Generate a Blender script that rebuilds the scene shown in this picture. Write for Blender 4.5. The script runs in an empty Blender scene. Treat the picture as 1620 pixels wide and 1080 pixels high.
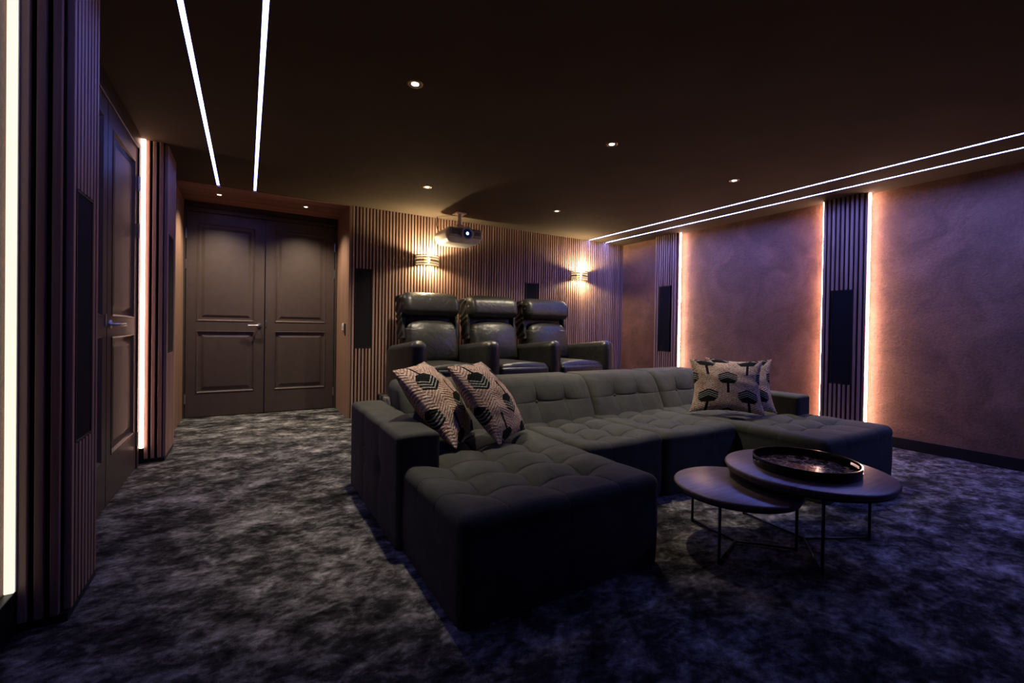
import bpy, math, random
import numpy as np
from mathutils import Matrix, Vector

random.seed(7)
SC = bpy.context.scene
COL = SC.collection

# ------------------------------------------------------------------ camera
H = 1.10
F_PX, YAW, PITCH, ROLL, CY = 706.4, math.radians(30.697), math.radians(-0.5), math.radians(0.9), 14.1
fw = Vector((math.sin(YAW) * math.cos(PITCH), math.cos(YAW) * math.cos(PITCH), math.sin(PITCH)))
rt = Vector((math.cos(YAW), -math.sin(YAW), 0))
up = rt.cross(fw)
r2 = rt * math.cos(ROLL) + up * math.sin(ROLL)
u2 = -rt * math.sin(ROLL) + up * math.cos(ROLL)
cam_d = bpy.data.cameras.new('camera')
cam = bpy.data.objects.new('camera', cam_d)
COL.objects.link(cam)
cam.matrix_world = Matrix(((r2.x, u2.x, -fw.x, 0), (r2.y, u2.y, -fw.y, 0), (r2.z, u2.z, -fw.z, H), (0, 0, 0, 1)))
cam_d.sensor_width = 36.0
cam_d.lens = 36.0 * F_PX / 1620.0
cam_d.shift_y = -CY / 1620.0
cam_d.clip_start = 0.02
SC.camera = cam

# ------------------------------------------------------------------ world, exposure
W = bpy.data.worlds.new('world')
SC.world = W
W.use_nodes = True
W.node_tree.nodes['Background'].inputs[0].default_value = (0.0, 0.0, 0.0, 1)
W.node_tree.nodes['Background'].inputs[1].default_value = 0.0
VS = SC.view_settings
VS.view_transform = 'Standard'
VS.look = 'None'
VS.gamma = 1.0
VS.use_curve_mapping = False
VS.exposure = 0.15

# strengths of the lamps the room has
L_CEIL_STRIP = 76.0      # blue-white ceiling light lines
L_WALL_STRIP = 48.0     # peach vertical light lines
L_SPOT = 150.0           # ceiling downlights (W)
L_SOFFIT = 98.0         # small downlights over the double door (W)
L_SCONCE = 40.0          # each half of a wall lamp (W)
C_STRIP = (0.18, 0.235, 1.0)
C_WALL = (1.0, 0.60, 0.47)
C_SPOT = (1.0, 0.84, 0.62)
C_SCONCE = (1.0, 0.78, 0.45)

# ------------------------------------------------------------------ node helpers
class X:
    """tiny expression wrapper over shader math nodes"""
    def __init__(self, nt, s): self.nt, self.s = nt, s
    def _m(self, op, *a, clamp=False):
        n = self.nt.nodes.new('ShaderNodeMath'); n.operation = op; n.use_clamp = clamp
        for i, v in enumerate((self,) + a):
            if isinstance(v, X): self.nt.links.new(v.s, n.inputs[i])
            else: n.inputs[i].default_value = v
        return X(self.nt, n.outputs[0])
    def __add__(self, o): return self._m('ADD', o)
    def __sub__(self, o): return self._m('SUBTRACT', o)
    def __mul__(self, o): return self._m('MULTIPLY', o)
    def __truediv__(self, o): return self._m('DIVIDE', o)
    def abs(self): return self._m('ABSOLUTE')
    def round(self): return self._m('ROUND')
    def mod(self, o): return self._m('FLOORED_MODULO', o)
    def lt(self, o): return self._m('LESS_THAN', o)
    def gt(self, o): return self._m('GREATER_THAN', o)
    def sin(self): return self._m('SINE')
    def max(self, o): return self._m('MAXIMUM', o)
    def min(self, o): return self._m('MINIMUM', o)
    def sat(self): return self._m('ADD', 0.0, clamp=True)

def new_mat(name):
    m = bpy.data.materials.new(name); m.use_nodes = True
    nt = m.node_tree
    b = nt.nodes['Principled BSDF']
    return m, nt, b

def N(nt, typ, **kw):
    n = nt.nodes.new(typ)
    for k, v in kw.items():
        if k in n.inputs: n.inputs[k].default_value = v
        else: setattr(n, k, v)
    return n

def coords(nt, scale=(1, 1, 1), kind='Object', rot=(0, 0, 0)):
    tc = nt.nodes.new('ShaderNodeTexCoord')
    mp = nt.nodes.new('ShaderNodeMapping')
    mp.inputs['Scale'].default_value = scale
    mp.inputs['Rotation'].default_value = rot
    if kind == 'World':
        g = nt.nodes.new('ShaderNodeNewGeometry')
        nt.links.new(g.outputs['Position'], mp.inputs['Vector'])
    else:
        nt.links.new(tc.outputs[kind], mp.inputs['Vector'])
    return mp.outputs['Vector']

def noise(nt, vec, scale, detail=3.0, rough=0.55, dist=0.0):
    n = N(nt, 'ShaderNodeTexNoise', Scale=scale, Detail=detail, Roughness=rough, Distortion=dist)
    nt.links.new(vec, n.inputs['Vector'])
    return n.outputs['Fac']

def ramp(nt, fac, stops):
    r = nt.nodes.new('ShaderNodeValToRGB')
    el = r.color_ramp.elements
    while len(el) < len(stops): el.new(0.5)
    for e, (p, c) in zip(el, stops):
        e.position = p; e.color = (*c, 1.0)
    nt.links.new(fac, r.inputs['Fac'])
    return r.outputs['Color']

def bump(nt, b, h, strength, dist=0.01):
    n = N(nt, 'ShaderNodeBump', Strength=strength, Distance=dist)
    nt.links.new(h, n.inputs['Height'])
    nt.links.new(n.outputs['Normal'], b.inputs['Normal'])
    return n

def mixc(nt, fac, a, c):
    n = nt.nodes.new('ShaderNodeMix'); n.data_type = 'RGBA'
    for key, v in ((0, fac), (6, a), (7, c)):
        if isinstance(v, (tuple, list)): n.inputs[key].default_value = (*v, 1.0)
        elif isinstance(v, float): n.inputs[key].default_value = v
        else: nt.links.new(v.s if isinstance(v, X) else v, n.inputs[key])
    return n.outputs[2]

def plain(name, col, rough=0.5, metal=0.0, spec=0.5, sheen=0.0):
    m, nt, b = new_mat(name)
    f = noise(nt, coords(nt), 14.0, 3)
    c = ramp(nt, f, [(0.25, tuple(x * 0.88 for x in col)), (0.75, tuple(min(1, x * 1.1) for x in col))])
    nt.links.new(c, b.inputs['Base Color'])
    b.inputs['Roughness'].default_value = rough
    b.inputs['Metallic'].default_value = metal
    b.inputs['Specular IOR Level'].default_value = spec
    b.inputs['Sheen Weight'].default_value = sheen
    return m

def emit(name, col, strength):
    m, nt, b = new_mat(name)
    b.inputs['Base Color'].default_value = (0.6, 0.6, 0.6, 1)
    b.inputs['Emission Color'].default_value = (*col, 1)
    b.inputs['Emission Strength'].default_value = strength
    return m

def wood(name, dark, light, grain=(30, 30, 1.2), rough=0.5, vary=True):
    m, nt, b = new_mat(name)
    v = coords(nt, grain, 'World')
    f = X(nt, noise(nt, v, 1.0, 5, 0.6, 0.6))
    if vary:
        oi = nt.nodes.new('ShaderNodeObjectInfo')
        f = f + (X(nt, oi.outputs['Random']) - 0.5) * 0.30
    c = ramp(nt, f.s, [(0.25, dark), (0.75, light)])
    nt.links.new(c, b.inputs['Base Color'])
    b.inputs['Roughness'].default_value = rough
    bump(nt, b, f.s, 0.15, 0.003)
    return m

M = {}
M['slat'] = wood('slat_wood', (0.255, 0.140, 0.108), (0.45, 0.285, 0.220))
M['veneer'] = wood('veneer_wood', (0.19, 0.105, 0.07), (0.34, 0.20, 0.135), (14, 14, 0.9), vary=False)
M['soffit'] = wood('soffit_wood', (0.05, 0.018, 0.014), (0.46, 0.22, 0.165), (0.35, 11, 11), vary=False)
M['felt'] = plain('black_felt', (0.006, 0.005, 0.005), 0.95, spec=0.1)
M['core'] = plain('pilaster_core', (0.010, 0.007, 0.007), 0.9, spec=0.15)
M['door'] = plain('door_paint', (0.074, 0.052, 0.046), 0.40)
M['frame'] = plain('door_frame_paint', (0.050, 0.037, 0.032), 0.4)
M['black'] = plain('black_paint', (0.008, 0.008, 0.010), 0.45)
M['grille'] = plain('speaker_cloth', (0.010, 0.009, 0.011), 0.9, spec=0.2)
M['metal'] = plain('brushed_nickel', (0.70, 0.68, 0.66), 0.28, 1.0)
M['brass'] = plain('aged_brass', (0.42, 0.30, 0.14), 0.35, 1.0)
M['darkmetal'] = plain('dark_steel', (0.035, 0.033, 0.038), 0.38, 0.8)
M['white'] = plain('white_plastic', (0.78, 0.76, 0.74), 0.4)
M['greyplastic'] = plain('grey_plastic', (0.42, 0.38, 0.42), 0.45)
M['whitetrim'] = plain('white_trim', (0.55, 0.53, 0.50), 0.4)
M['lensglass'] = plain('lens_glass', (0.05, 0.12, 0.55), 0.12)
M['e_strip'] = emit('ceiling_strip_glow', C_STRIP, L_CEIL_STRIP)
M['e_wall'] = emit('wall_strip_glow', C_WALL, L_WALL_STRIP)
M['e_strip_left'] = emit('left_ceiling_strip_glow', C_STRIP, L_CEIL_STRIP * 0.25)
M['e_wall_near'] = emit('dimmed_wall_strip_glow', (1.0, 0.92, 0.76), 0.95)
M['e_wall_left'] = emit('left_wall_strip_glow', C_WALL, L_WALL_STRIP * 0.25)
M['e_spot'] = emit('downlight_glow', (1.0, 0.9, 0.75), 6.0)
M['e_bulb'] = emit('sconce_bulb_glow', (1.0, 0.80, 0.45), 25.0)
M['e_proj'] = emit('projector_lamp_glow', (0.45, 0.65, 1.0), 5.0)
M['ventgrey'] = plain('vent_grey', (0.16, 0.145, 0.16), 0.6)

def mat_ceiling():
    m, nt, b = new_mat('ceiling_paint')
    f = noise(nt, coords(nt, (1, 1, 1), 'World'), 3.0, 4)
    c = ramp(nt, f, [(0.3, (0.082, 0.061, 0.043)), (0.7, (0.094, 0.070, 0.050))])
    nt.links.new(c, b.inputs['Base Color'])
    b.inputs['Roughness'].default_value = 0.9
    b.inputs['Specular IOR Level'].default_value = 0.1
    return m
M['ceiling'] = mat_ceiling()

def mat_plaster():
    m, nt, b = new_mat('copper_plaster')
    v = coords(nt, (1, 1, 1), 'World')
    f1 = X(nt, noise(nt, v, 2.2, 6, 0.62, 0.8))
    f2 = X(nt, noise(nt, v, 42.0, 6, 0.75, 0.6))
    f = f1 * 0.66 + f2 * 0.34
    c = ramp(nt, f.s, [(0.32, (0.098, 0.043, 0.027)), (0.50, (0.205, 0.097, 0.060)), (0.70, (0.33, 0.168, 0.105))])
    nt.links.new(c, b.inputs['Base Color'])
    b.inputs['Roughness'].default_value = 0.52
    f3 = X(nt, noise(nt, v, 7.0, 6, 0.65, 1.6))
    bump(nt, b, (f2 * 0.6 + f3 * 0.5).s, 0.8, 0.012)
    return m
M['plaster'] = mat_plaster()

def mat_carpet():
    m, nt, b = new_mat('crushed_silk_carpet')
    v = coords(nt, (1, 1, 1), 'World')
    vs = coords(nt, (1.0, 1.35, 1.0), 'World', (0, 0, math.radians(28)))
    f1 = X(nt, noise(nt, vs, 2.4, 2, 0.5, 0.2))
    f2 = X(nt, noise(nt, vs, 8.0, 4, 0.62, 0.35))
    f3 = X(nt, noise(nt, v, 230.0, 2, 0.7))
    f4 = X(nt, noise(nt, vs, 32.0, 3, 0.6, 0.3))
    f = f1 * 0.28 + f2 * 0.46 + f4 * 0.22 + f3 * 0.13
    c = ramp(nt, f.s, [(0.435, (0.008, 0.008, 0.009)), (0.52, (0.045, 0.043, 0.044)), (0.60, (0.165, 0.158, 0.158)), (0.70, (0.46, 0.44, 0.44))])
    nt.links.new(c, b.inputs['Base Color'])
    b.inputs['Roughness'].default_value = 0.95
    b.inputs['Specular IOR Level'].default_value = 0.05
    bump(nt, b, (f2 * 0.5 + f3).s, 0.6, 0.010)
    return m
M['carpet'] = mat_carpet()

def mat_velvet():
    m, nt, b = new_mat('olive_grey_velvet')
    v = coords(nt, (1, 1, 1), 'World')
    f1 = X(nt, noise(nt, v, 6.0, 4, 0.6, 0.8))
    f2 = X(nt, noise(nt, v, 300.0, 2, 0.6))
    c = ramp(nt, f1.s, [(0.3, (0.031, 0.033, 0.029)), (0.7, (0.054, 0.056, 0.048))])
    nt.links.new(c, b.inputs['Base Color'])
    b.inputs['Roughness'].default_value = 0.8
    b.inputs['Specular IOR Level'].default_value = 0.25
    b.inputs['Sheen Weight'].default_value = 0.06
    b.inputs['Sheen Roughness'].default_value = 0.32
    b.inputs['Sheen Tint'].default_value = (0.5, 0.5, 0.5, 1)
    bump(nt, b, (f1 * 0.8 + f2 * 0.2).s, 0.35, 0.012)
    return m
M['velvet'] = mat_velvet()

def mat_leather():
    m, nt, b = new_mat('black_leather')
    v = coords(nt, (1, 1, 1), 'World')
    f1 = X(nt, noise(nt, v, 9.0, 4, 0.6, 1.2))
    f2 = X(nt, noise(nt, v, 130.0, 3, 0.6))
    c = ramp(nt, f1.s, [(0.3, (0.011, 0.011, 0.010)), (0.7, (0.020, 0.020, 0.018))])
    nt.links.new(c, b.inputs['Base Color'])
    b.inputs['Roughness'].default_value = 0.40
    bump(nt, b, (f1 + f2 * 0.12).s, 0.35, 0.02)
    return m
M['leather'] = mat_leather()

def mat_table():
    m, nt, b = new_mat('dark_oak')
    v = coords(nt, (4, 46, 10), 'World', (0, 0, math.radians(-20)))
    f = noise(nt, v, 1.0, 5, 0.6, 0.5)
    c = ramp(nt, f, [(0.3, (0.070, 0.048, 0.048)), (0.7, (0.170, 0.120, 0.112))])
    nt.links.new(c, b.inputs['Base Color'])
    b.inputs['Roughness'].default_value = 0.36
    bump(nt, b, f, 0.2, 0.003)
    return m
M['table'] = mat_table()
M['tray'] = plain('black_lacquer', (0.014, 0.010, 0.009), 0.15)

def mat_tray_in():
    m, nt, b = new_mat('marbled_tray_base')
    v = coords(nt, (1, 1, 1), 'World')
    f = noise(nt, v, 14.0, 6, 0.7, 2.2)
    c = ramp(nt, f, [(0.40, (0.010, 0.008, 0.008)), (0.52, (0.07, 0.045, 0.040)), (0.60, (0.42, 0.33, 0.30)), (0.66, (0.03, 0.02, 0.02))])
    nt.links.new(c, b.inputs['Base Color'])
    b.inputs['Roughness'].default_value = 0.12
    return m
M['tray_in'] = mat_tray_in()

def mat_pillow():
    m, nt, b = new_mat('woven_pillow_fabric')
    tc = nt.nodes.new('ShaderNodeTexCoord')
    sp = nt.nodes.new('ShaderNodeSeparateXYZ')
    nt.links.new(tc.outputs['UV'], sp.inputs[0])
    u, v = X(nt, sp.outputs[0]), X(nt, sp.outputs[1])
    jit = X(nt, noise(nt, tc.outputs['UV'], 60.0, 2)) - 0.5
    u = u + jit * 0.012
    v = v + jit * 0.012
    x = (u - 0.5) / 0.29
    ci = x.round()
    a = ((x - ci) * 0.29).abs()
    par = ci.abs().mod(2.0)
    dy = ((v * -1.0) + 0.78 + par * 0.365 + 0.73).mod(0.73)
    t = dy - a * 0.50
    ind = t.gt(0.0) * (dy + a * 1.15).lt(0.35) * dy.lt(0.25)
    line1 = t.gt(0.028) * t.lt(0.045)
    line2 = t.gt(0.068) * t.lt(0.085) + t.gt(0.108) * t.lt(0.122)
    stem = a.lt(0.019) * dy.gt(0.20) * dy.lt(0.44)
    rib = ((dy + a * 0.62) * 175.0).sin() * 0.5 + 0.5
    n1 = X(nt, noise(nt, tc.outputs['UV'], 48.0, 3, 0.7))
    n2 = X(nt, noise(nt, tc.outputs['UV'], 7.0, 2, 0.6))
    n3 = X(nt, noise(nt, tc.outputs['UV'], 110.0, 2, 0.7))
    fac = (rib * 0.22 + n1 * 1.3 + n3 * 0.9 + n2 * 0.4 - 0.92).sat()
    base = ramp(nt, fac.s, [(0.08, (0.10, 0.040, 0.035)), (0.36, (0.44, 0.23, 0.18)), (0.66, (0.88, 0.74, 0.60))])
    dark = mixc(nt, (line1 + line2).sat() * (n1 * 0.5 + 0.45), (0.012, 0.014, 0.013), (0.55, 0.55, 0.50))
    c = mixc(nt, (ind + stem).sat(), base, dark)
    nt.links.new(c, b.inputs['Base Color'])
    b.inputs['Roughness'].default_value = 0.95
    b.inputs['Specular IOR Level'].default_value = 0.1
    bump(nt, b, (rib * 0.5 + n1 * 1.2 + n3 * 0.8).s, 1.0, 0.014)
    return m
M['pillow'] = mat_pillow()

# ------------------------------------------------------------------ mesh helpers
class MB:
    def __init__(self): self.v, self.f = [], []
    def add(self, vs, fs):
        o = len(self.v)
        self.v += [tuple(map(float, p)) for p in vs]
        self.f += [tuple(int(i) + o for i in f) for f in fs]
        return self
    def box(self, x0, x1, y0, y1, z0, z1, bev=0.0):
        if bev > 0:
            return self.rbox(((x0 + x1) / 2, (y0 + y1) / 2, (z0 + z1) / 2), (x1 - x0, y1 - y0, z1 - z0), bev, k=1, n=(1, 1, 1))
        vs = [(x0, y0, z0), (x1, y0, z0), (x1, y1, z0), (x0, y1, z0), (x0, y0, z1), (x1, y0, z1), (x1, y1, z1), (x0, y1, z1)]
        return self.add(vs, [(0, 3, 2, 1), (4, 5, 6, 7), (0, 1, 5, 4), (1, 2, 6, 5), (2, 3, 7, 6), (3, 0, 4, 7)])
    def rbox(self, c, size, r, k=3, n=(4, 4, 4), fn=None, flat=False):
        """rounded box on a lattice; fn(points, normals) may reshape it"""
        hs = [s / 2 for s in size]
        r = min(r, min(hs) * 0.999)
        axs = []
        for h, m in zip(hs, n):
            inner = h - r
            edge = [inner + r * math.tan(math.radians(45) * i / k) for i in range(1, k + 1)]
            if isinstance(m, int): mid = list(np.linspace(-inner, inner, m + 1))
            else: mid = [-inner] + sorted(q for q in m if -inner + 1e-4 < q < inner - 1e-4) + [inner]
            axs.append(np.array([-e for e in edge[::-1]] + mid + edge))
        nx, ny, nz = [len(a) for a in axs]
        quads = []
        def face(ax, last):
            o = [i for i in range(3) if i != ax]
            A, B = np.meshgrid(np.arange(len(axs[o[0]])), np.arange(len(axs[o[1]])), indexing='ij')
            idx = np.zeros(A.shape + (3,), int)
            idx[..., o[0]] = A; idx[..., o[1]] = B
            idx[..., ax] = len(axs[ax]) - 1 if last else 0
            q = np.stack([idx[:-1, :-1], idx[1:, :-1], idx[1:, 1:], idx[:-1, 1:]], 2).reshape(-1, 4, 3)
            flip = (ax == 1) != (not last)
            quads.append(q[:, ::-1] if flip else q)
        for ax in range(3):
            face(ax, False); face(ax, True)
        Q = np.concatenate(quads)
        code = Q[..., 0] * (ny * nz) + Q[..., 1] * nz + Q[..., 2]
        uq, inv = np.unique(code.ravel(), return_inverse=True)
        i, j, kk = uq // (ny * nz), (uq // nz) % ny, uq % nz
        P = np.stack([axs[0][i], axs[1][j], axs[2][kk]], 1)
        inner = np.array(hs) - r
        Cc = np.clip(P, -inner, inner)
        D = P - Cc
        Ln = np.linalg.norm(D, axis=1, keepdims=True)
        Nn = D / np.maximum(Ln, 1e-9)
        P = Cc + Nn * r
        if flat:
            lo = Nn[:, 2] < -1e-6
            hn = np.linalg.norm(Nn[:, :2], axis=1, keepdims=True)
            Hd = Nn[:, :2] / np.maximum(hn, 1e-9)
            P[lo, :2] = Cc[lo, :2] + Hd[lo] * r
            P[lo, 2] = Cc[lo, 2] + Nn[lo, 2] * r
        if fn is not None: P = fn(P, Nn)
        P = P + np.array(c)
        return self.add(P.tolist(), inv.reshape(-1, 4).tolist())
    def tube(self, pts, r, seg=10, cap=True):
        pts = [Vector(p) for p in pts]
        o = len(self.v); ref = None
        for i, p in enumerate(pts):
            d = (pts[min(i + 1, len(pts) - 1)] - pts[max(i - 1, 0)]).normalized()
            if ref is None:
                ref = d.cross(Vector((0, 0, 1)))
                if ref.length < 1e-4: ref = Vector((1, 0, 0))
            ref = (ref - d * ref.dot(d)).normalized()
            b = d.cross(ref)
            for s in range(seg):
                an = 2 * math.pi * s / seg
                self.v.append(tuple(p + (ref * math.cos(an) + b * math.sin(an)) * r))
        for i in range(len(pts) - 1):
            for s in range(seg):
                a, b2 = o + i * seg + s, o + i * seg + (s + 1) % seg
                self.f.append((a, b2, b2 + seg, a + seg))
        if cap:
            self.f.append(tuple(o + s for s in range(seg))[::-1])
            self.f.append(tuple(o + (len(pts) - 1) * seg + s for s in range(seg)))
        return self
    def lathe(self, prof, c, seg=32, axis='z', a0=0.0, a1=2 * math.pi, sx=1.0, sy=1.0):
        full = abs(a1 - a0 - 2 * math.pi) < 1e-6
        n = seg if full else seg + 1
        o = len(self.v)
        for r, h in prof:
            for s in range(n):
                an = a0 + (a1 - a0) * s / seg
                p = (r * math.cos(an) * sx, r * math.sin(an) * sy, h)
                if axis == 'y': p = (p[0], h, p[1])
                elif axis == 'x': p = (h, p[0], p[1])
                self.v.append((c[0] + p[0], c[1] + p[1], c[2] + p[2]))
        for i in range(len(prof) - 1):
            for s in range(seg):
                a, b = o + i * n + s, o + i * n + (s + 1) % n
                self.f.append((a, b, b + n, a + n))
        return self
    def build(self, name, mat, parent=None, origin=None, smooth=False, uv=None, angle=None):
        org = Vector(origin) if origin is not None else Vector((0, 0, 0))
        base = org
        if parent is not None:
            base = parent.matrix_world_base + org if hasattr(parent, 'matrix_world_base') else Vector(parent.get('_base', (0, 0, 0))) + org
        me = bpy.data.meshes.new(name)
        me.from_pydata([(x - base.x, y - base.y, z - base.z) for x, y, z in self.v], [], self.f)
        me.materials.append(M[mat])
        if uv is not None:
            ul = me.uv_layers.new(name='UVMap')
            for lp in me.loops: ul.data[lp.index].uv = uv[lp.vertex_index]
        if smooth:
            me.polygons.foreach_set('use_smooth', [True] * len(me.polygons))
            if angle: me.set_sharp_from_angle(angle=math.radians(angle))
        me.update()
        o = bpy.data.objects.new(name, me)
        COL.objects.link(o)
        if parent is not None:
            o.parent = parent; o.location = org
            o['_base'] = tuple(base)
        else:
            o.location = org
            o['_base'] = tuple(org)
        return o

def thing(name, loc, label, cat, group=None):
    e = bpy.data.objects.new(name, None)
    COL.objects.link(e)
    e.location = loc; e.empty_display_size = 0.1
    e['_base'] = tuple(loc)
    tag(e, label, cat, group)
    return e

def tag(o, label, cat, group=None):
    o['label'] = label; o['category'] = cat
    if group: o['group'] = group
    return o

def struct(o, label=None):
    o['kind'] = 'structure'
    if label: o['label'] = label
    return o

def box_obj(name, b, mat, parent=None, bev=0.0, origin=None, smooth=False):
    return MB().box(*b, bev=bev).build(name, mat, parent, origin, smooth)

def inst(name, src, loc, parent):
    """another object of the same mesh; loc is in the parent's frame"""
    o = bpy.data.objects.new(name, src.data)
    COL.objects.link(o)
    o.parent = parent; o.location = loc
    return o

# ------------------------------------------------------------------ the room
ZC, YB, YD, XR, XJ, XL = 2.531, 5.546, 6.360, 5.456, 1.032, -0.74
YF = -2.2
XRV = -0.632                                   # left reveal of the door recess

fl = struct(box_obj('floor', (XL - 0.3, XR + 0.3, YF - 0.2, YD + 0.3, -0.06, 0.0), 'carpet'), 'mottled silver and charcoal carpet over the whole floor')
STRIPS = [(-0.268, 1.20, 0.027, 'e_strip_left', 'blue-white ceiling light line nearest the left wall'),
          (0.060, 1.20, 0.027, 'e_strip_left', 'blue-white ceiling light line second from the left wall'),
          (4.692, -1.90, 0.030, 'e_strip', 'blue-white ceiling light line on the right, farther from copper wall'),
          (5.044, -1.90, 0.030, 'e_strip', 'blue-white ceiling light line on the right, closer to copper wall')]
cb = MB(); xa = XL - 0.3
for sx_, sy_, sw_, _, _ in STRIPS:                # slots for the recessed light lines
    cb.box(xa, sx_ - sw_ / 2, YF - 0.2, YB + 0.02, ZC, ZC + 0.08)
    cb.box(sx_ - sw_ / 2, sx_ + sw_ / 2, YF - 0.2, sy_, ZC, ZC + 0.08)
    cb.box(sx_ - sw_ / 2, sx_ + sw_ / 2, YB - 0.012, YB + 0.02, ZC, ZC + 0.08)
    cb.box(sx_ - sw_ / 2, sx_ + sw_ / 2, sy_, YB - 0.012, ZC + 0.03, ZC + 0.08)
    xa = sx_ + sw_ / 2
cb.box(xa, XR + 0.3, YF - 0.2, YB + 0.02, ZC, ZC + 0.08)
ce = struct(cb.build('ceiling', 'ceiling'), 'dark brown painted flat ceiling')
wb = struct(box_obj('wall_back', (XJ + 0.03, XR + 0.3, YB + 0.022, YB + 0.12, 0, ZC), 'felt'), 'black backed rear wall covered in vertical timber slats')
wf = struct(box_obj('wall_front', (XL - 0.3, XR + 0.3, YF - 0.1, YF, 0, ZC), 'core'))
wl = struct(box_obj('wall_left', (XL - 0.15, XL, YF, YD + 0.1, 0, ZC), 'core'), 'dark left wall')
pl = struct(box_obj('wall_left', (XL, XL + 0.022, YF, 2.255, 0.0, ZC), 'plaster'), 'copper plaster panel of the left wall beside the light strip')
wr = struct(box_obj('wall_right', (XR, XR + 0.12, YF, YB + 0.12, 0, ZC), 'plaster'), 'copper brown textured plaster wall on the right')

# baseboards
bbr = MB().box(XR - 0.018, XR, YF, 2.05, 0, 0.105, bev=0.004).box(XR - 0.018, XR, 2.47, 4.34, 0, 0.105, bev=0.004).box(XR - 0.018, XR, 4.80, YB, 0, 0.105, bev=0.004)
struct(bbr.build('baseboard_right', 'black'), 'black baseboard under the copper wall')
struct(MB().box(XL + 0.022, XL + 0.05, YF, 2.225, 0, 0.15, bev=0.004).build('baseboard_left', 'black'))

# slats of the rear wall: one object each, cut where a speaker sits
SW, SP, SD = 0.0235, 0.0400, 0.022
def slat_mesh(name, z0, z1, parent, axis):
    """axis 'y': faces -y ; axis 'x': faces +-x"""
    if axis == 'y': return MB().box(-SW / 2, SW / 2, 0, SD, z0, z1, bev=0.002)
    return MB().box(0, SD, -SW / 2, SW / 2, z0, z1, bev=0.002)

SPK_B = [(1.104, 1.304, 0.836, 1.791), (3.517, 3.717, 0.82, 1.776)]
slat_src = {}
def slat(parent, pos, z0, z1, axis):
    key = (axis, round(z0, 3), round(z1, 3))
    if key not in slat_src:
        mb = slat_mesh('slat', z0, z1, parent, axis)
        o = mb.build('slat', 'slat', None)
        o.parent = parent
        pb = Vector(parent['_base'])
        o.location = Vector(pos) - pb
        slat_src[key] = o
        return o
    return inst('slat', slat_src[key], Vector(pos) - Vector(parent['_base']), parent)

x = XJ + 0.052
while x < XR - 0.01:
    cut = None
    for s in SPK_B:
        if s[0] - 0.012 < x < s[1] + 0.012: cut = s
    if cut:
        slat(wb, (x, YB, 0), 0.0, cut[2] - 0.004, 'y'); slat(wb, (x, YB, 0), cut[3] + 0.004, ZC, 'y')
    else:
        slat(wb, (x, YB, 0), 0.0, ZC, 'y')
    x += SP

def wall_speaker(c, w, z0, z1, axis, sgn, label):
    """flush panel speaker: frame with a cloth grille. axis = normal axis"""
    zc = (z0 + z1) / 2
    t = thing('wall_speaker', (c[0], c[1], z0), label, 'speaker', 'in-wall cinema speakers')
    fr, gr = MB(), MB()
    def bx(mb, a0, a1, zz0, zz1, d0, d1, bev):
        lo, hi = sorted((sgn * d0, sgn * d1))
        if axis == 'y': mb.box(c[0] + a0, c[0] + a1, c[1] + lo, c[1] + hi, zz0, zz1, bev=bev)
        else: mb.box(c[0] + lo, c[0] + hi, c[1] + a0, c[1] + a1, zz0, zz1, bev=bev)
    h = w / 2
    for a0, a1, q0, q1 in ((-h, -h + .008, z0, z1), (h - .008, h, z0, z1), (-h + .008, h - .008, z0, z0 + .008), (-h + .008, h - .008, z1 - .008, z1)):
        bx(fr, a0, a1, q0, q1, -0.020, 0.002, 0.001)
    fr.build('frame', 'black', t)
    bx(gr, -h + .008, h - .008, z0 + .008, z1 - .008, -0.020, 0.0, 0.003)
    gr.build('grille', 'grille', t)
    return t
for s, lb in zip(SPK_B, ('tall black speaker panel in the slat wall beside the double door', 'black speaker panel in the slat wall, mostly hidden behind the recliners')):
    wall_speaker(((s[0] + s[1]) / 2, YB), s[1] - s[0], s[2], s[3], 'y', -1, lb)

# pilasters: slatted on the room face and on the sides
def pilaster(x_wall, x_face, y0, y1, side, spk, label, sides=('near',), n=None):
    """side=+1: stands on left wall facing +x; -1: on right wall facing -x"""
    t = thing('slatted_pilaster', ((x_wall + x_face) / 2, (y0 + y1) / 2, 0), label, 'pilaster', 'slatted pilasters of the side walls')
    xf0 = x_face - side * SD                   # plane behind slats
    ye0 = y0 + SD
    lo, hi = sorted((x_wall, xf0))
    MB().box(lo, hi, ye0, y1, 0, ZC).build('core', 'core', t)
    wdt = y1 - ye0
    n = n or int(round(wdt / SP))
    p = wdt / n
    for i in range(n):
        yy = ye0 + p * (i + 0.5)
        xx = x_face - SD if side > 0 else x_face
        if spk and spk[0] - 0.010 < yy < spk[1] + 0.010:
            slat(t, (xx, yy, 0), 0.03, spk[2] - 0.004, 'x'); slat(t, (xx, yy, 0), spk[3] + 0.004, ZC, 'x')
        else:
            slat(t, (xx, yy, 0), 0.03, ZC, 'x')
    # slats on the side that faces the viewer
    xs = x_wall + side * 0.063
    while (xs - x_face) * side < -0.020:
        slat(t, (xs, y0, 0), 0.03, ZC, 'y')
        xs += side * 0.0415
    lo, hi = sorted((x_wall, x_face))
    MB().box(lo, hi - 0.002, y0 + 0.002, y1, 0, 0.03).build('plinth', 'black', t)
    return t

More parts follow.
